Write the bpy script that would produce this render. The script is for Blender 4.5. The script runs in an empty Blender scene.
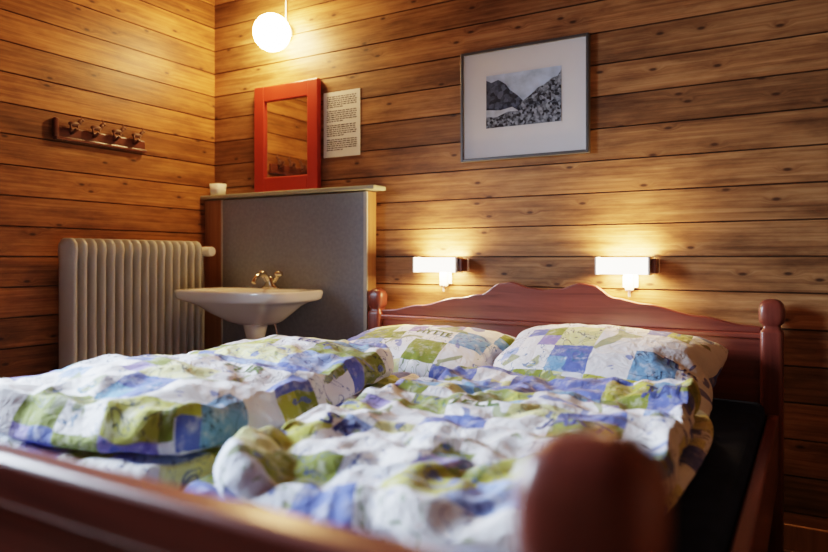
import bpy, bmesh, math, random, time
from mathutils import Vector, Matrix, noise
from mathutils.bvhtree import BVHTree
random.seed(7)
T0=time.time()
S=bpy.context.scene
S.view_settings.view_transform='Filmic'
S.view_settings.look='Medium High Contrast'
S.view_settings.exposure=0.15
def link(o): S.collection.objects.link(o); return o
def build(name, verts, faces, mat=None, smooth=False, parent=None, uvs=None):
    me=bpy.data.meshes.new(name); me.from_pydata([tuple(v) for v in verts],[],faces); me.update()
    if uvs:
        l=me.uv_layers.new(name="UVMap")
        for i,uv in enumerate(uvs): l.data[i].uv=uv
    o=link(bpy.data.objects.new(name,me))
    if mat: me.materials.append(mat)
    if smooth: me.polygons.foreach_set("use_smooth",[True]*len(me.polygons))
    if parent: o.parent=parent
    return o
def bevel(o,w=.004,seg=2):
    m=o.modifiers.new("bev","BEVEL"); m.width=w; m.segments=seg; m.limit_method='ANGLE'; m.angle_limit=math.radians(40); return o
def box(name,x0,x1,y0,y1,z0,z1,mat,bv=.004,parent=None,seg=2):
    v=[(x,y,z) for z in(z0,z1) for y in(y0,y1) for x in(x0,x1)]
    f=[(0,2,3,1),(4,5,7,6),(0,1,5,4),(2,6,7,3),(0,4,6,2),(1,3,7,5)]
    o=build(name,v,f,mat,False,parent)
    if bv: bevel(o,bv,seg)
    return o
def empty(name,loc=(0,0,0)):
    e=link(bpy.data.objects.new(name,None)); e.empty_display_size=.1; return e
def cyl(name,p0,p1,r,mat,n=20,parent=None,r1=None,smooth=True):
    p0=Vector(p0);p1=Vector(p1);d=(p1-p0).normalized();r1=r if r1 is None else r1
    a=d.orthogonal().normalized();b=d.cross(a)
    v=[];
    for p,rr in((p0,r),(p1,r1)):
        for i in range(n):
            t=2*math.pi*i/n; v.append(p+(a*math.cos(t)+b*math.sin(t))*rr)
    f=[(i,(i+1)%n,n+(i+1)%n,n+i) for i in range(n)]+[tuple(range(n-1,-1,-1)),tuple(range(n,2*n))]
    o=build(name,v,f,mat,False,parent); 
    if smooth: bevel(o,min(r,r1)*.2,2)
    for p in list(o.data.polygons)[:n]: p.use_smooth=True
    return o
def tube(name,pts,r,mat,parent=None,res=6):
    c=bpy.data.curves.new(name,'CURVE'); c.dimensions='3D'; c.bevel_depth=r; c.bevel_resolution=4; c.resolution_u=res; c.use_fill_caps=True
    s=c.splines.new('BEZIER'); s.bezier_points.add(len(pts)-1)
    for bp,p in zip(s.bezier_points,pts): bp.co=p; bp.handle_left_type=bp.handle_right_type='AUTO'
    c.materials.append(mat)
    o=link(bpy.data.objects.new(name,c)); 
    if parent:o.parent=parent
    return o
def ring(cx,cy,z,rx,ry,n=2.0,N=48):
    out=[]
    for i in range(N):
        t=2*math.pi*i/N; c=math.cos(t); s=math.sin(t)
        out.append((cx+rx*math.copysign(abs(c)**(2/n),c),cy+ry*math.copysign(abs(s)**(2/n),s),z))
    return out
def loft(name,rings,mat,parent=None,smooth=True,cap=(True,True)):
    N=len(rings[0]); v=[p for r in rings for p in r]; f=[]
    for k in range(len(rings)-1):
        for i in range(N):
            j=(i+1)%N; f.append((k*N+i,k*N+j,(k+1)*N+j,(k+1)*N+i))
    if cap[0]: f.append(tuple(range(N-1,-1,-1)))
    if cap[1]: f.append(tuple(range((len(rings)-1)*N,len(rings)*N)))
    return build(name,v,f,mat,smooth,parent)

# ---------------- materials
class NT:
    def __init__(s,name):
        s.m=bpy.data.materials.new(name); s.m.use_nodes=True; s.t=s.m.node_tree; s.b=s.t.nodes["Principled BSDF"]
    def n(s,typ,**k):
        nd=s.t.nodes.new(typ)
        for a,b in k.items():
            if a=='inp':
                for kk,vv in b.items():
                    if isinstance(vv,bpy.types.NodeSocket): s.t.links.new(vv,nd.inputs[kk])
                    else: nd.inputs[kk].default_value=vv
            else: setattr(nd,a,b)
        return nd
    def math(s,op,a,b=None,c=None):
        d={0:a}
        if b is not None:d[1]=b
        if c is not None:d[2]=c
        return s.n('ShaderNodeMath',operation=op,inp=d).outputs[0]
    def mix(s,fac,a,b,bt='MIX'):
        nd=s.n('ShaderNodeMix',data_type='RGBA',blend_type=bt)
        for i,v in((0,fac),(6,a),(7,b)):
            if isinstance(v,bpy.types.NodeSocket): s.t.links.new(v,nd.inputs[i])
            else: nd.inputs[i].default_value=v if i==0 else (tuple(v)+(1,) if len(v)==3 else v)
        return nd.outputs[2]
    def ramp(s,fac,stops,interp='LINEAR'):
        nd=s.n('ShaderNodeValToRGB'); r=nd.color_ramp; r.interpolation=interp
        while len(r.elements)<len(stops): r.elements.new(.5)
        for e,(p,c) in zip(r.elements,stops):
            e.position=p; e.color=tuple(c)+(1,) if len(c)==3 else c
        s.t.links.new(fac,nd.inputs[0]); return nd.outputs[0]
    def base(s,c): 
        if isinstance(c,bpy.types.NodeSocket): s.t.links.new(c,s.b.inputs['Base Color'])
        else: s.b.inputs['Base Color'].default_value=tuple(c)+(1,)
    def bump(s,h,strength=.3,dist=.01):
        nd=s.n('ShaderNodeBump',inp={'Height':h,'Strength':strength,'Distance':dist}); s.t.links.new(nd.outputs[0],s.b.inputs['Normal'])
    def set(s,**k):
        for a,v in k.items(): s.b.inputs[a.replace('_',' ')].default_value=v
def simple(name,c,rough=.5,metal=0,var=.08,scale=8,bump=0,**k):
    m=NT(name); co=m.n('ShaderNodeTexCoord').outputs['Object']
    nz=m.n('ShaderNodeTexNoise',inp={'Vector':co,'Scale':scale,'Detail':4}).outputs[0]
    f=m.ramp(nz,[(.3,tuple(x*(1-var) for x in c)),(.7,tuple(min(1,x*(1+var)) for x in c))])
    m.base(f); m.set(Roughness=rough,Metallic=metal)
    for a,v in k.items(): m.b.inputs[a.replace('_',' ')].default_value=v
    if bump: m.bump(nz,bump,.005)
    return m.m
PW=.132
def plank_mat(name,axis,c_lo,c_mid,c_hi,dark,groove=True,rough=.45):
    m=NT(name); co=m.n('ShaderNodeTexCoord').outputs['Object']
    sp=m.n('ShaderNodeSeparateXYZ',inp={0:co}); al=sp.outputs[axis]
    z=sp.outputs[2] if groove!='ceil' else sp.outputs[1]
    idx=m.math('FLOOR',m.math('DIVIDE',z,PW))
    rnd=m.n('ShaderNodeTexWhiteNoise',noise_dimensions='1D',inp={'W':idx})
    rv=rnd.outputs[0]
    al2=m.math('ADD',al,m.math('MULTIPLY',rv,37.3))
    kv=m.n('ShaderNodeCombineXYZ',inp={0:m.math('MULTIPLY',al2,4.2),1:m.math('MULTIPLY',z,1/PW*1.35),2:0.0}).outputs[0]
    vor=m.n('ShaderNodeTexVoronoi',feature='F1',voronoi_dimensions='2D',inp={'Vector':kv,'Scale':1.0,'Randomness':1.0})
    kd=vor.outputs['Distance']
    gsep=m.n('ShaderNodeSeparateColor',inp={0:vor.outputs['Color']})
    gate=m.ramp(gsep.outputs[0],[(0,(0,0,0)),(.4,(1,1,1))],'CONSTANT')
    kn=m.math('MULTIPLY',m.ramp(kd,[(.035,(1,1,1)),(.085,(.0,.0,.0))]),gate)
    halo=m.math('MULTIPLY',m.ramp(kd,[(.04,(1,1,1)),(.24,(0,0,0))],'EASE'),gate)
    zz=m.math('ADD',m.math('MULTIPLY',z,75.0),m.math('MULTIPLY',halo,1.3))
    gv=m.n('ShaderNodeCombineXYZ',inp={0:m.math('MULTIPLY',al2,1.9),1:zz,2:m.math('MULTIPLY',rv,9.)}).outputs[0]
    g1=m.n('ShaderNodeTexNoise',inp={'Vector':gv,'Scale':1.0,'Detail':5,'Roughness':.6,'Distortion':.3}).outputs[0]
    gv2=m.n('ShaderNodeCombineXYZ',inp={0:m.math('MULTIPLY',al2,3.2),1:m.math('MULTIPLY',z,14.0),2:m.math('MULTIPLY',rv,5.)}).outputs[0]
    g2=m.n('ShaderNodeTexNoise',inp={'Vector':gv2,'Scale':1.0,'Detail':6,'Roughness':.65}).outputs[0]
    col=m.ramp(g1,[(.25,c_lo),(.5,c_mid),(.75,c_hi)])
    col=m.mix(.9,col,m.ramp(g2,[(.34,(.46,.42,.39)),(.60,(1.15,1.13,1.10))]),'MULTIPLY')
    col=m.mix(.95,col,m.ramp(rv,[(0,(.60,.59,.59)),(.5,(.95,.95,.95)),(1,(1.3,1.28,1.26))]),'MULTIPLY')
    col=m.mix(m.math('MULTIPLY',halo,.3),col,tuple(x*.5 for x in c_mid))
    col=m.mix(m.math('MULTIPLY',kn,.9),col,dark)
    fr=m.math('FRACT',m.math('DIVIDE',z,PW))
    d=m.math('MINIMUM',fr,m.math('SUBTRACT',1.0,fr))
    gr=m.ramp(d,[(.010,(1,1,1)),(.034,(0,0,0))])
    col=m.mix(m.math('MULTIPLY',gr,.8),col,tuple(x*.5 for x in dark))
    m.base(col); m.set(Roughness=rough); m.b.inputs['Specular IOR Level'].default_value=.3
    m.bump(g1,.3,.003)
    return m.m
W_lo,W_mid,W_hi,W_dk=(.135,.060,.025),(.255,.125,.053),(.36,.200,.093),(.040,.016,.007)
mWallX=plank_mat('pine_planks_back',0,W_lo,W_mid,W_hi,W_dk)
mWallY=plank_mat('pine_planks_side',1,(.15,.055,.018),(.28,.115,.036),(.40,.185,.064),W_dk)
mCeil=plank_mat('pine_planks_ceiling',0,W_lo,W_mid,W_hi,W_dk,groove='ceil')
def wood(name,lo,hi,axis=0,rough=.3,dens=45,coat=.3):
    m=NT(name); co=m.n('ShaderNodeTexCoord').outputs['Object']
    sc=[dens,dens,dens]; sc[axis]=2.5
    mp=m.n('ShaderNodeMapping',inp={'Vector':co,'Scale':sc}).outputs[0]
    g=m.n('ShaderNodeTexNoise',inp={'Vector':mp,'Scale':1.0,'Detail':5,'Roughness':.6,'Distortion':.5}).outputs[0]
    m.base(m.ramp(g,[(.3,lo),(.7,hi)])); m.set(Roughness=rough); m.b.inputs['Coat Weight'].default_value=coat; m.b.inputs['Coat Roughness'].default_value=.25
    m.bump(g,.15,.002); return m.m
RL,RH=(.110,.026,.019),(.225,.062,.042)
mBedX=wood('red_stained_pine_x',RL,RH,0); mBedY=wood('red_stained_pine_y',RL,RH,1); mBedZ=wood('red_stained_pine_z',RL,RH,2)
mRackW=wood('dark_rack_wood',(.06,.018,.010),(.13,.04,.02),1)
mBoxWood=wood('plain_pine',(.28,.13,.05),(.42,.22,.09),2,.5,coat=0)
mFloor=wood('floor_wood',(.10,.05,.03),(.17,.09,.05),1,.4,12)
mMirFrame=simple('red_mirror_paint',(.34,.036,.020),.35)
mGreyPanel=simple('grey_laminate',(.25,.28,.325),.4,var=.1,scale=60)
mLedge=simple('painted_ledge',(.36,.36,.27),.4)
mPorc=simple('porcelain',(.80,.78,.74),.12,var=.01,Coat_Weight=.5)
mChrome=simple('worn_chrome',(.75,.68,.55),.18,1,var=.05)
mRad=simple('radiator_enamel',(.50,.49,.44),.35,var=.05)
mWhite=simple('white_plastic',(.8,.78,.74),.35,var=.02)
mNavy=simple('navy_sheet',(.014,.022,.055),.95,var=.3,scale=12,bump=.9)
mNavy.node_tree.nodes['Principled BSDF'].inputs['Specular IOR Level'].default_value=.1
mFrame=simple('pewter_frame',(.10,.10,.105),.35,.6)
mMat=simple('passepartout',(.66,.66,.68),.8,var=.02)
mPaper=simple('paper',(.66,.65,.62),.8,var=.02)
mInk=simple('ink',(.05,.05,.06),.8)
mBeige=simple('aged_plastic',(.30,.27,.23),.5)
mMirror=simple('mirror_glass',(.85,.86,.86),.02,1,var=.0)
mBlind=simple('window_paint',(.7,.68,.62),.5)
def emis(name,c,s):
    m=NT(name); m.base((.9,.9,.88)); m.b.inputs['Emission Color'].default_value=c+(1,); m.b.inputs['Emission Strength'].default_value=s; return m.m
mGlobe=emis('opal_globe',(1,.62,.27),125)
mDiff=emis('opal_diffuser',(1,.82,.6),6)
def fabric(name,seed,cell=.13):
    m=NT(name); uv=m.n('ShaderNodeTexCoord').outputs['UV']
    off=m.n('ShaderNodeVectorMath',operation='ADD',inp={0:uv,1:(seed*3.17,seed*1.73,0)}).outputs[0]
    wob=m.n('ShaderNodeTexNoise',inp={'Vector':off,'Scale':16.,'Detail':3}).outputs[1]
    wv=m.n('ShaderNodeVectorMath',operation='SCALE',inp={0:m.n('ShaderNodeVectorMath',operation='SUBTRACT',inp={0:wob,1:(.5,.5,.5)}).outputs[0],'Scale':.018}).outputs[0]
    p=m.n('ShaderNodeVectorMath',operation='ADD',inp={0:off,1:wv}).outputs[0]
    def cells(k):
        c=m.n('ShaderNodeVectorMath',operation='SCALE',inp={0:p,'Scale':k}).outputs[0]
        fl=m.n('ShaderNodeVectorMath',operation='FLOOR',inp={0:c}).outputs[0]
        return m.n('ShaderNodeVectorMath',operation='MULTIPLY',inp={0:fl,1:(1,1,0)}).outputs[0]
    fs=cells(1/cell); fs2=cells(2/cell)
    sx=m.n('ShaderNodeSeparateXYZ',inp={0:fs})
    wn=m.n('ShaderNodeTexWhiteNoise',noise_dimensions='2D',inp={'Vector':fs})
    wn2=m.n('ShaderNodeTexWhiteNoise',noise_dimensions='2D',inp={'Vector':fs2})
    sp=m.n('ShaderNodeSeparateColor',inp={0:wn.outputs[1]})
    flip=m.math('GREATER_THAN',sp.outputs[2],.66)
    par=m.math('FLOORED_MODULO',m.math('ADD',m.math('ADD',sx.outputs[0],sx.outputs[1]),flip),2.0)
    sub=m.math('GREATER_THAN',sp.outputs[1],.80)
    r=m.math('ADD',m.math('MULTIPLY',wn.outputs[0],m.math('SUBTRACT',1.0,sub)),m.math('MULTIPLY',wn2.outputs[0],sub))
    white=(.82,.83,.86)
    colA=m.ramp(r,[(0,white),(.42,(.66,.70,.80)),(.58,(.66,.66,.30)),(.72,white),(.90,(.28,.38,.72))],'CONSTANT')
    colB=m.ramp(r,[(0,(.10,.14,.46)),(.26,(.20,.24,.03)),(.52,(.24,.20,.50)),(.64,(.16,.34,.62)),(.78,(.42,.42,.06)),(.90,white)],'CONSTANT')
    col=m.mix(par,colA,colB)
    n2=m.n('ShaderNodeTexNoise',inp={'Vector':off,'Scale':30.,'Detail':4,'Roughness':.6}).outputs[0]
    col=m.mix(m.ramp(n2,[(.50,(0,0,0)),(.70,(.45,.45,.45))]),col,(.82,.82,.84))
    def addoff(v): return m.n('ShaderNodeVectorMath',operation='ADD',inp={0:off,1:v}).outputs[0]
    n3=m.n('ShaderNodeTexNoise',inp={'Vector':off,'Scale':9.5,'Detail':2,'Distortion':.6}).outputs[0]
    col=m.mix(m.ramp(n3,[(.65,(0,0,0)),(.66,(.8,.8,.8))]),col,(.20,.24,.05))
    n4=m.n('ShaderNodeTexNoise',inp={'Vector':addoff((9,4,0)),'Scale':10.,'Detail':2,'Distortion':.8}).outputs[0]
    col=m.mix(m.ramp(n4,[(.64,(0,0,0)),(.65,(.8,.8,.8))]),col,(.08,.13,.46))
    s1=m.n('ShaderNodeTexNoise',inp={'Vector':addoff((2,7,0)),'Scale':20.,'Detail':1.,'Distortion':1.2}).outputs[0]
    l1=m.ramp(m.math('ABSOLUTE',m.math('SUBTRACT',s1,.56)),[(.010,(1,1,1)),(.018,(0,0,0))])
    gate=m.ramp(sp.outputs[0],[(.0,(0,0,0)),(.35,(1,1,1))],'CONSTANT')
    lc=m.ramp(sp.outputs[1],[(0,(.05,.08,.30)),(.4,(.12,.2,.03)),(.6,(.02,.03,.06)),(.85,(.05,.15,.35))],'CONSTANT')
    col=m.mix(m.math('MULTIPLY',m.math('MULTIPLY',l1,gate),.85),col,lc)
    m.base(col); m.set(Roughness=.85); m.b.inputs['Sheen Weight'].default_value=.1
    nb=m.n('ShaderNodeTexNoise',inp={'Vector':uv,'Scale':18.,'Detail':5,'Roughness':.55,'Distortion':1.8}).outputs[0]
    m.bump(nb,.65,.014)
    return m.m

# ---------------- room
XL,XR,YB,YF,H=-2.98,1.35,2.80,-1.5,2.75
def boards(name,axis,segs,pos,nrm,mat,parent=None):
    v=[];f=[]
    for a0,a1,z0,z1 in segs:
        prof=[(z0,0)]
        k=math.floor(z0/PW)+1
        while k*PW<z1-.004:
            zc=k*PW
            if zc-z0>.004: prof+= [(zc-.0032,0),(zc-.001,-.006),(zc+.001,-.006),(zc+.0032,0)]
            k+=1
        prof.append((z1,0))
        prof+=[(z1,-.06),(z0,-.06)]
        b=len(v);n=len(prof)
        for a in(a0,a1):
            for z,d in prof:
                q=pos+nrm*d
                v.append((a,q,z) if axis==0 else (q,a,z))
        for i in range(n): f.append((b+i,b+(i+1)%n,b+n+(i+1)%n,b+n+i))
        f.append(tuple(range(b,b+n))); f.append(tuple(range(b+n,b+2*n)))
    o=build(name,v,f,mat)
    bm=bmesh.new(); bm.from_mesh(o.data); bmesh.ops.recalc_face_normals(bm,faces=bm.faces); bm.to_mesh(o.data); bm.free()
    return o
boards('wall_back',0,[(XL-.06,XR+.06,0,H)],YB,-1,mWallX)
WY0,WY1,WZ0,WZ1=.05,1.15,PW*7,PW*16
boards('wall_left',1,[(YF,WY0,0,H),(WY1,YB,0,H),(WY0,WY1,0,WZ0),(WY0,WY1,WZ1,H)],XL,1,mWallY)
boards('wall_right',1,[(YF,YB,0,H)],XR,-1,mWallY)
boards('wall_front',0,[(XL-.06,XR+.06,0,H)],YF,1,mWallX)
box('floor',XL-.06,XR+.06,YF-.06,YB+.06,-.05,0,mFloor,0)
box('ceiling',XL-.06,XR+.06,YF-.06,YB+.06,H,H+.05,mCeil,0)
win=empty('window_1')
for nm,a in(('sill',(XL-.06,XL+.03,WY0-.06,WY1+.06,WZ0-.04,WZ0)),('head',(XL-.06,XL+.015,WY0-.06,WY1+.06,WZ1,WZ1+.06)),
            ('jamb_1',(XL-.06,XL+.015,WY0-.06,WY0,WZ0,WZ1)),('jamb_2',(XL-.06,XL+.015,WY1,WY1+.06,WZ0,WZ1)),
            ('mullion',(XL-.05,XL-.02,(WY0+WY1)/2-.02,(WY0+WY1)/2+.02,WZ0,WZ1))):
    box(nm,*a,mBlind,.003,win)
box('baseboard_back',-1.75,XR,YB-.015,YB,0,.09,mBoxWood,.003)
box('baseboard_left',XL,XL+.015,YF,YB-.1,0,.09,mBoxWood,.003)

# ---------------- bed
bed=empty('double_bed')
BX0,BX1=-1.84,-.085; BC=(BX0+BX1)/2
def post(nm,cx,cy,ztop,w=.075,kw=.085):
    h=w/2;k=kw/2;zk=ztop-.092
    prof=[(0,h,h),(zk-.03,h,h),(zk-.022,h*.96,h*.96),(zk-.015,h*.78,h*.78),(zk-.004,h*.74,h*.74),(zk,h*.8,h*.8),(zk+.008,k*.93,k*.8),(zk+.025,k,k*.86),(zk+.055,k,k*.86),(zk+.075,k*.88,k*.76),(zk+.086,k*.62,k*.55),(zk+.091,k*.3,k*.28)]
    rs=[ring(cx,cy,z,a,b,5 if z<zk else 3.6,40) for z,a,b in prof]
    return loft(nm,rs,mBedZ,bed)
HY=2.725
post('head_post_1',BX0+.0375,HY,.905); post('head_post_2',BX1-.0375,HY,.905)
FY=.435
post('foot_post_1',BX0+.0375,FY,.938,.08,.094); post('foot_post_2',BX1-.0375,FY,.938,.08,.094)
def smooth_interp(xs,tab):
    x=abs(xs)
    for (a,za),(b,zb) in zip(tab,tab[1:]):
        if x<=b:
            t=(x-a)/(b-a); t=t*t*(3-2*t); return za+(zb-za)*t
    return tab[-1][1]
def shaped_board(nm,x0,x1,y0,y1,zb,fn,mat,n=120):
    v=[];f=[]
    for i in range(n+1):
        x=x0+(x1-x0)*i/n; z=fn(x)
        v+=[(x,y0,zb),(x,y0,z),(x,y1,z),(x,y1,zb)]
    for i in range(n):
        a=i*4;b=a+4
        for k in range(4):
            j=(k+1)%4; f.append((a+k,b+k,b+j,a+j))
    f+= [(0,1,2,3),(n*4+3,n*4+2,n*4+1,n*4)]
    o=build(nm,v,f,mat,False,bed); bevel(o,.006,3); return o
HT=[(0,.918),(.06,.924),(.15,.948),(.20,.942),(.29,.893),(.40,.874),(.60,.835),(.76,.808),(.85,.80)]
shaped_board('headboard_crest',BX0+.07,BX1-.07,2.712,2.742,.78,lambda x:smooth_interp(x-BC,HT),mBedX)
box('headboard_rail',BX0+.06,BX1-.06,2.700,2.752,.762,.782,mBedX,.006,bed)
box('headboard_panel',BX0+.06,BX1-.06,2.716,2.740,.30,.765,mBedX,.003,bed)
box('footboard_top_rail',BX0+.06,BX1-.06,FY-.022,FY+.022,.775,.83,mBedX,.010,bed,4)
box('footboard_panel',BX0+.06,BX1-.06,FY-.010,FY+.010,.25,.78,mBedX,.003,bed)
box('side_rail_1',BX0+.015,BX0+.05,FY+.03,HY-.03,.28,.50,mBedY,.006,bed)
box('side_rail_2',BX1-.05,BX1-.015,FY+.03,HY-.03,.28,.50,mBedY,.006,bed)
MT=.545
mats=box('mattress',BX0+.055,BX1-.055,FY+.045,2.69,.28,MT,mNavy,.035,bed,5)

# ---------------- cloth
def cushion(name,w,l,t,cx,cy,cz,rz,rx,mat,step=.0125,seed=1,rnd=.006,corner=.03):
    nx=max(8,int(w/step)); ny=max(8,int(l/step)); V=[];top={};bot={}
    for j in range(ny+1):
        for i in range(nx+1):
            a=i/nx*2-1;b=j/ny*2-1
            prof=((1-abs(a)**4)*(1-abs(b)**4))**.5
            ex=1-corner*abs(b)**3*abs(a)**3
            x=a*w/2*ex;y=b*l/2*ex
            nz=noise.noise(Vector((x*9+seed*7,y*9,seed)))*rnd+noise.noise(Vector((x*22+seed*7,y*22,seed+5)))*rnd*.7
            top[i,j]=len(V);V.append(Vector((x,y,t/2*prof+nz)))
            if i in(0,nx) or j in(0,ny): bot[i,j]=top[i,j]
            else: bot[i,j]=len(V);V.append(Vector((x,y,-t/2*prof+nz*.4)))
    F=[];UV=[]
    for j in range(ny):
        for i in range(nx):
            q=[(i,j),(i+1,j),(i+1,j+1),(i,j+1)]
            F.append([top[k] for k in q]);UV+= [(k[0]/nx*w,k[1]/ny*l) for k in q]
            q=q[::-1]
            F.append([bot[k] for k in q]);UV+= [(k[0]/nx*w+5,k[1]/ny*l+2) for k in q]
    M=Matrix.Translation((cx,cy,cz))@Matrix.Rotation(rz,4,'Z')@Matrix.Rotation(rx,4,'X')
    V=[M@v for v in V]
    return build(name,V,F,mat,True,None,UV)
def slab(name,w,l,t,cx,cy,cz,rz,mat,step=.013,seed=1,rnd=.01,rc=.10):
    nx=int(w/step);ny=int(l/step);ns=max(3,int(t/step)); V=[];top={};bot={}
    def pos(i,j,h):
        a=i/nx*2-1;b=j/ny*2-1
        x=a*w/2;y=b*l/2
        cxr=max(0,abs(x)-(w/2-rc));cyr=max(0,abs(y)-(l/2-rc))
        if cxr>0 and cyr>0:
            d=math.hypot(cxr,cyr);m=max(cxr,cyr)
            s=m/d
            x=math.copysign(w/2-rc+cxr*s,x);y=math.copysign(l/2-rc+cyr*s,y)
        e=1+.10*t/w*(1-h*h)*2
        nz=noise.noise(Vector((x*8+seed*7,y*8,seed)))*rnd+noise.noise(Vector((x*19+seed*7,y*19,seed+5)))*rnd*.8
        sx=noise.noise(Vector((x*10+seed*3,y*10,seed+9)))*rnd*.6
        return Vector((x*e+sx,y*e+sx,h*t/2+nz*(1 if h>0 else .3)))
    for j in range(ny+1):
        for i in range(nx+1):
            top[i,j]=len(V);V.append(pos(i,j,1)); bot[i,j]=len(V);V.append(pos(i,j,-1))
    per=[(i,0) for i in range(nx)]+[(nx,j) for j in range(ny)]+[(i,ny) for i in range(nx,0,-1)]+[(0,j) for j in range(ny,0,-1)]
    rows=[[bot[p] for p in per]]
    for k in range(1,ns):
        r=[]
        for p in per: r.append(len(V));V.append(pos(p[0],p[1],-1+2*k/ns))
        rows.append(r)
    rows.append([top[p] for p in per])
    F=[];UV=[]
    uvf=lambda i,j:(i/nx*w,j/ny*l)
    for j in range(ny):
        for i in range(nx):
            q=[(i,j),(i+1,j),(i+1,j+1),(i,j+1)]
            F.append([top[k] for k in q]);UV+=[uvf(*k) for k in q]
            q=q[::-1];F.append([bot[k] for k in q]);UV+=[(uvf(*k)[0]+5,uvf(*k)[1]+2) for k in q]
    n=len(per)
    for k in range(ns):
        for a in range(n):
            b=(a+1)%n
            u,v=uvf(*per[a]);u2,v2=uvf(*per[b])
            if per[a][1]==per[b][1]: sgn=(0,-1) if per[a][1]==0 else (0,1)
            else: sgn=(1,0) if per[a][0]==nx else (-1,0)
            d0=(ns-k)/ns*t;d1=(ns-k-1)/ns*t
            F.append([rows[k][a],rows[k][b],rows[k+1][b],rows[k+1][a]])
            UV+=[(u+sgn[0]*d0,v+sgn[1]*d0),(u2+sgn[0]*d0,v2+sgn[1]*d0),(u2+sgn[0]*d1,v2+sgn[1]*d1),(u+sgn[0]*d1,v+sgn[1]*d1)]
    M=Matrix.Translation((cx,cy,cz))@Matrix.Rotation(rz,4,'Z')
    return build(name,[M@v for v in V],F,mat,True,None,UV)
def collider(o,th=.004,fr=20):
    m=o.modifiers.new('Collision','COLLISION'); o.collision.thickness_outer=th; o.collision.thickness_inner=.03; o.collision.cloth_friction=fr; return o
def simulate(o,frames,vol,press=60,shrink=-.1,grav=1.0,bend=.4,tens=12):
    m=o.modifiers.new('Cloth','CLOTH'); s=m.settings
    s.quality=6; s.mass=.05; s.tension_stiffness=tens; s.compression_stiffness=tens; s.shear_stiffness=tens*.5; s.bending_stiffness=bend
    s.tension_damping=5;s.compression_damping=5;s.shear_damping=5;s.bending_damping=.5; s.air_damping=3
    s.shrink_min=shrink; s.shrink_max=shrink
    s.use_pressure=True; s.use_pressure_volume=True; s.target_volume=vol; s.pressure_factor=press; s.uniform_pressure_force=0
    s.effector_weights.gravity=grav
    m.collision_settings.use_self_collision=False; m.collision_settings.distance_min=.004; m.collision_settings.collision_quality=3
    m.point_cache.frame_start=1; m.point_cache.frame_end=frames+5
    for fr in range(1,frames+1): S.frame_set(fr)
    dg=bpy.context.evaluated_depsgraph_get()
    me=bpy.data.meshes.new_from_object(o.evaluated_get(dg),depsgraph=dg)
    nm=o.name; bpy.data.objects.remove(o); 
    n=link(bpy.data.objects.new(nm,me))
    S.frame_set(1)
    return n
tmp=[]
b=box('tmp_m',BX0+.0,BX1-.0,FY+.03,2.72,.2,MT,None,0); tmp.append(collider(b))
b=box('tmp_h',BX0-.3,BX1+.3,2.70,2.9,.2,1.2,None,0); tmp.append(collider(b))
b=box('tmp_r',BX0-.02,BX0+.02,FY,2.7,.2,.62,None,0); tmp.append(collider(b))
fP1=fabric('patchwork_cotton_a',1.3); fP2=fabric('patchwork_cotton_b',2.9); fP3=fabric('patchwork_cotton_c',5.1); fP4=fabric('patchwork_cotton_d',7.7)
p1=cushion('pillow',.76,.52,.15,-1.40,2.41,.72,.03,.42,fP2,.0155,3); p1=simulate(p1,26,.76*.5*.155,press=150,shrink=-.07,bend=.4,grav=.5)
p2=cushion('pillow.001',.79,.54,.16,-.66,2.41,.735,-.04,.46,fP4,.0155,5); p2=simulate(p2,26,.79*.52*.170,press=150,shrink=-.07,bend=.4,grav=.45)
for p in(p1,p2): collider(p)
dl1=slab('duvet_lower_l',.62,1.13,.10,-1.47,1.49,MT+.065,.03,fP3,.0145,11,.012); dl1=simulate(dl1,24,.62*1.13*.10,press=140,bend=.2,shrink=-.08); collider(dl1)
dl2=slab('duvet_upper_l',.59,1.02,.125,-1.50,1.45,MT+.22,.12,fP4,.0135,13,.016); dl2=simulate(dl2,24,.59*1.02*.125,press=150,bend=.18,shrink=-.085); collider(dl2)
dr1=slab('duvet_lower_r',.74,1.18,.06,-.65,1.47,MT+.045,-.02,fP1,.0145,17,.010); dr1=simulate(dr1,24,.74*1.18*.055,press=110,bend=.2,shrink=-.09); collider(dr1)
dr2=slab('duvet_upper_r',.70,1.08,.085,-.64,1.50,MT+.155,.03,fP3,.0125,19,.019); dr2=simulate(dr2,24,.70*1.08*.08,press=120,bend=.11,shrink=-.13)
for o in tmp: bpy.data.objects.remove(o)
for o in(p1,p2,dl1,dl2,dr1,dr2):
    for m in list(o.modifiers): o.modifiers.remove(m)
    o.data.polygons.foreach_set("use_smooth",[True]*len(o.data.polygons))
    m=o.modifiers.new('sub','SUBSURF'); m.levels=1; m.render_levels=1
d1=empty('folded_duvet'); d2=empty('folded_duvet.001')
for o,p,n in((dl1,d1,'lower_layer'),(dl2,d1,'upper_layer'),(dr1,d2,'lower_layer'),(dr2,d2,'upper_layer')): o.parent=p;o.name=n
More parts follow.
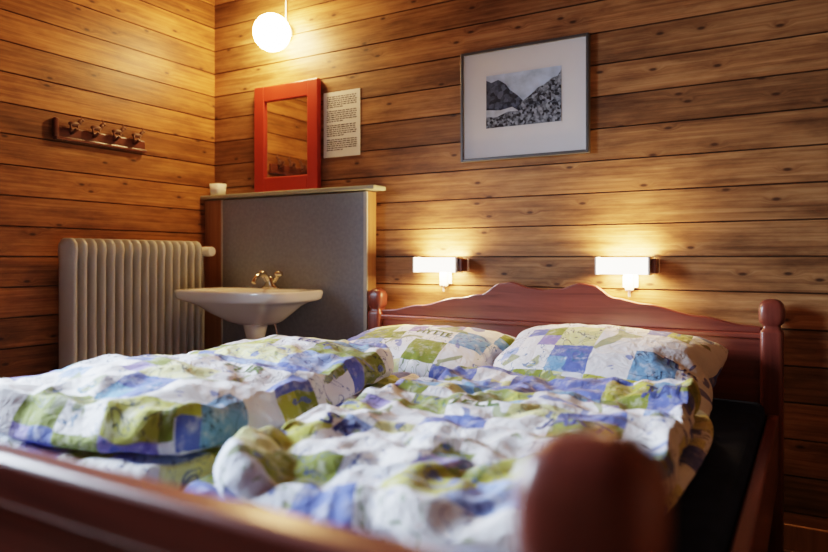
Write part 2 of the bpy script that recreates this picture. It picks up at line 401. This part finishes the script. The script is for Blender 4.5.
# printed lettering laid on the cloth
S.frame_set(1); bpy.context.view_layer.update()
dg=bpy.context.evaluated_depsgraph_get()
trees={}
def lettering(txt,x,y,size,rz,targets,par,mat):
    c=bpy.data.curves.new('t','FONT'); c.body=txt; c.size=size; c.align_x='CENTER'; c.offset=.0009; c.resolution_u=3
    o=link(bpy.data.objects.new('t',c)); bpy.context.view_layer.update()
    g=bpy.context.evaluated_depsgraph_get(); me=bpy.data.meshes.new_from_object(o.evaluated_get(g)); bpy.data.objects.remove(o)
    bm=bmesh.new(); bm.from_mesh(me); bmesh.ops.triangulate(bm,faces=bm.faces)
    for _ in range(2):
        es=[e for e in bm.edges if e.calc_length()>.008]
        if es: bmesh.ops.subdivide_edges(bm,edges=es,cuts=1); bmesh.ops.triangulate(bm,faces=bm.faces)
    M=Matrix.Translation((x,y,0))@Matrix.Rotation(rz,4,'Z')
    for v in bm.verts:
        p=M@v.co; best=-1
        for t in targets:
            if t.name not in trees or trees[t.name][0]!=t: trees[t.name]=(t,BVHTree.FromObject(t,dg))
            h=trees[t.name][1].ray_cast(Vector((p.x,p.y,2)),Vector((0,0,-1)))
            if h[0] is not None: best=max(best,h[0].z)
        v.co=Vector((p.x,p.y,best+.0015))
    bad=[v for v in bm.verts if v.co.z<.3]; bmesh.ops.delete(bm,geom=bad,context='VERTS')
    bm.to_mesh(me); bm.free(); me.materials.clear(); me.materials.append(mat)
    ob=link(bpy.data.objects.new('printed_lettering',me)); ob.parent=par
mPr1=simple('print_ink_blue',(.05,.07,.22),.85); mPr2=simple('print_ink_green',(.10,.16,.04),.85)
try:
    for a in[('TUR',-.36,1.98,.055,-.05,[dr2],d2,mPr1),('MAT',-.35,1.91,.055,-.05,[dr2],d2,mPr1),('FJELL',-.75,1.55,.07,.2,[dr2],d2,mPr2),('JAKT',-.45,1.45,.07,-.1,[dr2],d2,mPr1),
         ('SKI',-.9,1.2,.08,.1,[dr2],d2,mPr1),('TELT',-1.42,1.75,.06,.1,[dl2],d1,mPr1),('TUR',-1.35,1.35,.07,.2,[dl2],d1,mPr2),('FISKE',-1.6,1.25,.07,.1,[dl2],d1,mPr1),
         ('TUR',-.36,2.27,.055,.0,[p2],p2,mPr1),('HYTTE',-1.3,2.36,.05,.0,[p1],p1,mPr2)]: lettering(*a)
except Exception as ex: print('lettering',ex)

# ---------------- splashback box
sb=empty('sink_splashback')
FYP=2.72
box('body',XL+.001,-1.858,FYP+.006,YB-.002,.0,1.375,mBoxWood,.002,sb)
box('grey_panel',-2.835,-1.875,FYP,FYP+.006,.25,1.372,mGreyPanel,.001,sb)
box('trim_strip_left',-2.842,-2.832,FYP-.004,FYP+.006,.25,1.374,mRad,.001,sb)
box('trim_strip_right',-1.878,-1.858,FYP-.004,FYP+.006,.25,1.374,mRad,.001,sb)
box('ledge',XL+.002,-1.80,2.69,YB-.002,1.380,1.400,mLedge,.004,sb)
# sink
sk=empty('wash_basin'); sx=-2.425; sy=2.50
R=[(.72,.12,.09,.05,2.4),(.735,.15,.115,.045,2.4),(.775,.215,.155,.02,2.6),(.815,.268,.186,.01,3.0),(.834,.315,.204,0,3.6),(.842,.345,.213,0,4.2),(.852,.358,.217,0,4.6),(.880,.362,.219,0,4.8),(.889,.359,.217,0,4.8),(.893,.350,.210,0,4.6),
   (.889,.305,.150,-.035,3.4),(.880,.292,.142,-.035,3.2),(.84,.25,.125,-.035,2.8),(.79,.19,.10,-.03,2.5),(.775,.11,.06,-.02,2.2),(.772,.02,.02,-.02,2)]
loft('bowl',[ring(sx,sy+o,z,a,b,n,72) for z,a,b,o,n in R],mPorc,sk)
cyl('drain_body',(sx,sy+.05,.64),(sx,sy+.05,.725),.045,mPorc,24,sk,.065)
cyl('trap',(sx,sy+.05,.50),(sx,sy+.05,.64),.034,mWhite,24,sk)
tube('waste_pipe',[(sx,sy+.05,.52),(sx,sy+.08,.44),(sx,sy+.13,.46),(sx,sy+.215,.47)],.018,mWhite,sk)
tube('supply_pipe',[(sx+.05,sy+.13,.75),(sx+.06,sy+.16,.6),(sx+.06,sy+.17,.4),(sx+.06,sy+.17,.05)],.007,mChrome,sk)
tp=empty('mixer_tap'); ty=2.655; tx=-2.42
loft('tap_base',[ring(tx,ty,z,a,b,2.4,32) for z,a,b in[(.889,.054,.024),(.900,.054,.024),(.908,.04,.022),(.928,.024,.021),(.948,.021,.02),(.955,.012,.012)]],mChrome,tp)
tube('spout',[(tx,ty-.005,.93),(tx,ty-.05,.965),(tx,ty-.10,.955),(tx,ty-.125,.925)],.0115,mChrome,tp)
for i,s in enumerate((-1,1)):
    tube('handle_stem_%d'%i,[(tx+s*.02,ty,.925),(tx+s*.04,ty,.945),(tx+s*.05,ty,.957)],.010,mChrome,tp)
    c=Vector((tx+s*.055,ty,.967))
    loft('handle_%d'%i,[ring(c.x,c.y,c.z+z,r,r,2,20) for z,r in[(-.012,.010),(-.008,.021),(.0,.024),(.01,.021),(.017,.010)]],mChrome,tp)
cp=empty('tumbler')
loft('cup',[ring(-2.895,2.745,z,r,r,4,28) for z,r in[(1.400,.030),(1.402,.034),(1.468,.039),(1.468,.035),(1.406,.028)]],mWhite,cp)
# ---------------- mirror
mr=empty('wall_mirror')
MX0,MX1,MZ0,MZ1=-2.640,-2.200,1.401,1.982
y0,y1=2.765,2.797
box('frame_left',MX0,MX0+.07,y0,y1,MZ0,MZ1,mMirFrame,.005,mr); box('frame_right',MX1-.07,MX1,y0,y1,MZ0,MZ1,mMirFrame,.005,mr)
box('frame_top',MX0+.068,MX1-.068,y0+.002,y1,MZ1-.085,MZ1-.001,mMirFrame,.005,mr); box('frame_bottom',MX0+.068,MX1-.068,y0+.002,y1,MZ0+.001,MZ0+.085,mMirFrame,.005,mr)
box('glass',MX0+.06,MX1-.06,y0+.016,y1-.004,MZ0+.07,MZ1-.07,mMirror,0,mr)
# ---------------- notice
nt=empty('paper_notice')
box('sheet',-2.184,-1.955,2.7965,2.799,1.568,1.903,mPaper,0,nt)
V=[];F=[]
z=1.875;k=0
while z>1.595:
    if k%7!=6:
        x=-2.163; xe=-1.98 if k%7!=5 else -2.06
        while x<xe:
            w=random.uniform(.008,.026); b=len(V); V+=[(x,2.796,z),(min(x+w,xe+.005),2.796,z),(min(x+w,xe+.005),2.796,z+.005),(x,2.796,z+.005)]; F.append((b,b+1,b+2,b+3)); x+=w+.004
    z-=.0105;k+=1
build('text_lines',V,F,mInk,False,nt)
# ---------------- picture
pc=empty('framed_picture')
PX0,PX1,PZ0,PZ1=-1.382,-.792,1.486,1.980
y0,y1=2.772,2.798;fw=.013
for nm,a in(('frame_l',(PX0,PX0+fw,y0,y1,PZ0,PZ1)),('frame_r',(PX1-fw,PX1,y0,y1,PZ0,PZ1)),('frame_t',(PX0+fw,PX1-fw,y0,y1,PZ1-fw,PZ1)),('frame_b',(PX0+fw,PX1-fw,y0,y1,PZ0,PZ0+fw))):
    box(nm,*a,mFrame,.002,pc)
box('mat_board',PX0+fw-.002,PX1-fw+.002,y0+.008,y1-.002,PZ0+fw-.002,PZ1-fw+.002,mMat,0,pc)
def rock(name,a,b,sc):
    m=NT(name); co=m.n('ShaderNodeTexCoord').outputs['Object']
    v=m.n('ShaderNodeTexVoronoi',inp={'Vector':co,'Scale':sc}).outputs['Color']
    n=m.n('ShaderNodeTexNoise',inp={'Vector':co,'Scale':sc*.6,'Detail':6}).outputs[0]
    bw=m.n('ShaderNodeRGBToBW',inp={0:v}).outputs[0]
    m.base(m.ramp(m.math('MULTIPLY',bw,m.math('MULTIPLY',n,1.7)),[(.2,a),(.75,b)])); m.set(Roughness=.8); return m.m
mSky=simple('print_sky',(.42,.52,.68),.8,var=.3,scale=14)
mRk1=rock('print_far_slope',(.012,.016,.03),(.08,.10,.15),60)
mRk2=rock('print_rocks',(.008,.010,.018),(.24,.28,.35),95)
mWat=simple('print_snow',(.42,.47,.55),.8,var=.2,scale=30)
ax0,ax1,az0,az1=-1.256,-.910,1.628,1.862
def A(u,v,dy): return (ax0+(ax1-ax0)*u,y0+.008-.0005*dy,az0+(az1-az0)*v)
def flat(nm,pts,dy,mat): build(nm,[A(u,v,dy) for u,v in pts],[tuple(range(len(pts)))],mat,False,pc)
flat('print_sky',[(0,0),(1,0),(1,1),(0,1)],1,mSky)
flat('print_left_slope',[(0,.2),(.5,.3),(.50,.46),(.42,.58),(.33,.68),(.27,.80),(.17,.90),(.07,.86),(0,.92)],2,mRk1)
flat('print_right_slope',[(.38,.25),(1,.1),(1,.93),(.95,.82),(.88,.80),(.78,.70),(.70,.66),(.60,.54),(.50,.45),(.44,.36)],3,mRk2)
flat('print_snowfield',[(0,.16),(.4,.2),(.44,.28),(.36,.36),(.2,.32),(.0,.35)],4,mWat)
flat('print_foreground',[(0,0),(1,0),(1,.32),(.8,.36),(.6,.34),(.45,.27),(.3,.28),(.15,.20),(0,.22)],5,mRk2)
# ---------------- coat rack
cr=empty('coat_rack')
box('rail',XL+.001,XL+.022,1.835,2.31,1.604,1.652,mRackW,.005,cr)
box('rail_cap',XL+.001,XL+.03,1.83,2.315,1.590,1.606,mRackW,.004,cr)
box('rail_end',XL+.001,XL+.03,1.822,1.845,1.60,1.69,mRackW,.008,cr)
mBrass=simple('dark_bronze',(.12,.05,.025),.5,.2)
for i in range(4):
    y=1.905+i*.112
    x0=XL+.045
    def ell(bm,c,r,rot=0): bmesh.ops.create_uvsphere(bm,u_segments=14,v_segments=9,radius=1,matrix=Matrix.Translation(c)@Matrix.Rotation(rot,4,'X')@Matrix.Diagonal(tuple(r)+(1,)))
    tube('peg_%d'%i,[(XL+.015,y,1.628),(XL+.04,y,1.630),(XL+.065,y,1.645)],.007,mBrass,cr)
    bm=bmesh.new()
    ell(bm,(x0,y,1.668),(.011,.030,.013)); ell(bm,(x0,y+.028,1.682),(.008,.010,.014),-.5); ell(bm,(x0,y+.038,1.692),(.007,.012,.007))
    for dy,dx in((-.020,.005),(-.014,-.005),(.014,.005),(.020,-.005)):
        bmesh.ops.create_cone(bm,cap_ends=True,segments=8,radius1=.0035,radius2=.005,depth=.026,matrix=Matrix.Translation((x0+dx,y+dy,1.652)))
    bmesh.ops.create_cone(bm,cap_ends=True,segments=6,radius1=.002,radius2=.003,depth=.02,matrix=Matrix.Translation((x0,y+.034,1.704))@Matrix.Rotation(.4,4,'X'))
    me=bpy.data.meshes.new('animal_hook_%d'%i); bm.to_mesh(me); bm.free(); me.materials.append(mBrass); me.polygons.foreach_set("use_smooth",[True]*len(me.polygons))
    o=link(bpy.data.objects.new('animal_hook_%d'%i,me)); o.parent=cr
# ---------------- radiator
rd=empty('column_radiator')
ns=16; ry0,ry1=1.815,2.575; stp=(ry1-ry0)/ns; rxc=XL+.10
for i in range(ns):
    yc=ry0+stp*(i+.5)
    prof=[(.395,.028,.006),(.402,.045,.013),(.42,.060,.0170),(.46,.064,.0180),(.50,.060,.0150),(1.04,.060,.0150),(1.085,.064,.0180),(1.115,.060,.0165),(1.133,.045,.013),(1.14,.028,.006)]
    loft('section_%d'%i,[ring(rxc,yc,z,a,b,3,28) for z,a,b in prof],mRad,rd)
for z in(.455,1.085): cyl('header_%d'%int(z*100),(rxc,ry0+.01,z),(rxc,ry1+.005,z),.022,mRad,20,rd)
for y in(ry0+.1,ry1-.1): box('bracket_%d'%int(y*100),XL,rxc,y-.01,y+.01,.50,.53,mRad,.002,rd)
cyl('valve_body',(rxc,ry1,1.085),(rxc,ry1+.05,1.085),.018,mWhite,20,rd)
cyl('valve_knob',(rxc-.02,ry1+.045,1.085),(rxc+.075,ry1+.045,1.085),.026,mWhite,24,rd)
tube('valve_pipe',[(rxc,ry1+.035,1.085),(rxc-.0,ry1+.042,.9),(rxc,ry1+.042,.5),(rxc,ry1+.042,.0)],.011,mRad,rd)

# ---------------- lamps
gl=empty('globe_wall_lamp')
gc=Vector((-2.434,2.68,2.226))
cyl('wall_plate',(gc.x,2.765,gc.z+.03),(gc.x,2.799,gc.z+.03),.045,mWhite,32,gl)
cyl('holder',(gc.x,2.70,gc.z+.02),(gc.x,2.77,gc.z+.03),.034,mWhite,24,gl)
tube('cord',[(gc.x,2.790,gc.z+.07),(gc.x,2.792,2.5),(gc.x,2.792,H)],.004,mWhite,gl)
bm=bmesh.new(); bmesh.ops.create_uvsphere(bm,u_segments=40,v_segments=24,radius=.096); 
me=bpy.data.meshes.new('globe'); bm.to_mesh(me); bm.free(); me.materials.append(mGlobe)
me.polygons.foreach_set("use_smooth",[True]*len(me.polygons))
g=link(bpy.data.objects.new('globe',me)); g.location=gc-Vector((-.005,.005,0)); g.parent=gl
def area(nm,loc,rot,sx_,sy_,p,c,parent=None,spread=None):
    l=bpy.data.lights.new(nm,'AREA'); l.shape='RECTANGLE'; l.size=sx_; l.size_y=sy_; l.energy=p; l.color=c
    if spread: l.spread=spread
    o=link(bpy.data.objects.new(nm,l)); o.location=loc; o.rotation_euler=rot
    if parent:o.parent=parent
    return o
def bedlamp(nm,x0,x1):
    e=empty(nm); cx=(x0+x1)/2
    box('diffuser',x0,x1-.03,2.705,2.712,.986,1.052,mDiff,.003,e)
    box('end_cap_left',x0-.006,x0,2.703,2.775,.984,1.054,mWhite,.002,e)
    box('end_cap_right',x1-.03,x1-.022,2.703,2.775,.984,1.054,mWhite,.002,e)
    box('housing_end',x1-.022,x1,2.715,2.77,.990,1.048,mRackW,.003,e)
    box('back_plate',x0,x1,2.775,2.790,.992,1.046,mWhite,.002,e)
    box('wall_mount',cx-.03,cx+.03,2.788,2.799,.93,1.04,mWhite,.003,e)
    box('switch',cx-.015,cx+.015,2.755,2.79,.918,.984,mWhite,.006,e)
    cyl('pull',(cx,2.77,.895),(cx,2.77,.92),.005,mWhite,12,e)
    warm=(1,.66,.32)
    area('uplight',(cx-.01,2.745,1.046),(math.pi,0,0),x1-x0-.05,.05,8.5,warm,e)
    area('downlight',(cx-.01,2.745,.990),(0,0,0),x1-x0-.05,.05,6,warm,e)
bedlamp('bedside_wall_lamp',-1.588,-1.345); bedlamp('bedside_wall_lamp.001',-.742,-.515)

# ---------------- light
area('daylight_window',(XL-.25,(WY0+WY1)/2,(WZ0+WZ1)/2+.1),(0,math.radians(-64),0),1.3,1.2,150,(.70,.83,1.0),None,math.radians(115))
w=bpy.data.worlds.new('World'); S.world=w; w.use_nodes=True
w.node_tree.nodes['Background'].inputs[0].default_value=(.6,.75,1,1); w.node_tree.nodes['Background'].inputs[1].default_value=1.0

cam=bpy.data.cameras.new('Camera'); co=link(bpy.data.objects.new('Camera',cam)); co.location=(0,0,1.05); co.rotation_euler=(math.pi/2,0,math.radians(30.4))
cam.lens=678/828*36; cam.sensor_width=36; cam.shift_y=-18/828; cam.clip_start=.01
cam.dof.use_dof=True; cam.dof.focus_distance=2.7; cam.dof.aperture_fstop=1.7
S.camera=co
print('TOTAL %.1fs'%(time.time()-T0))
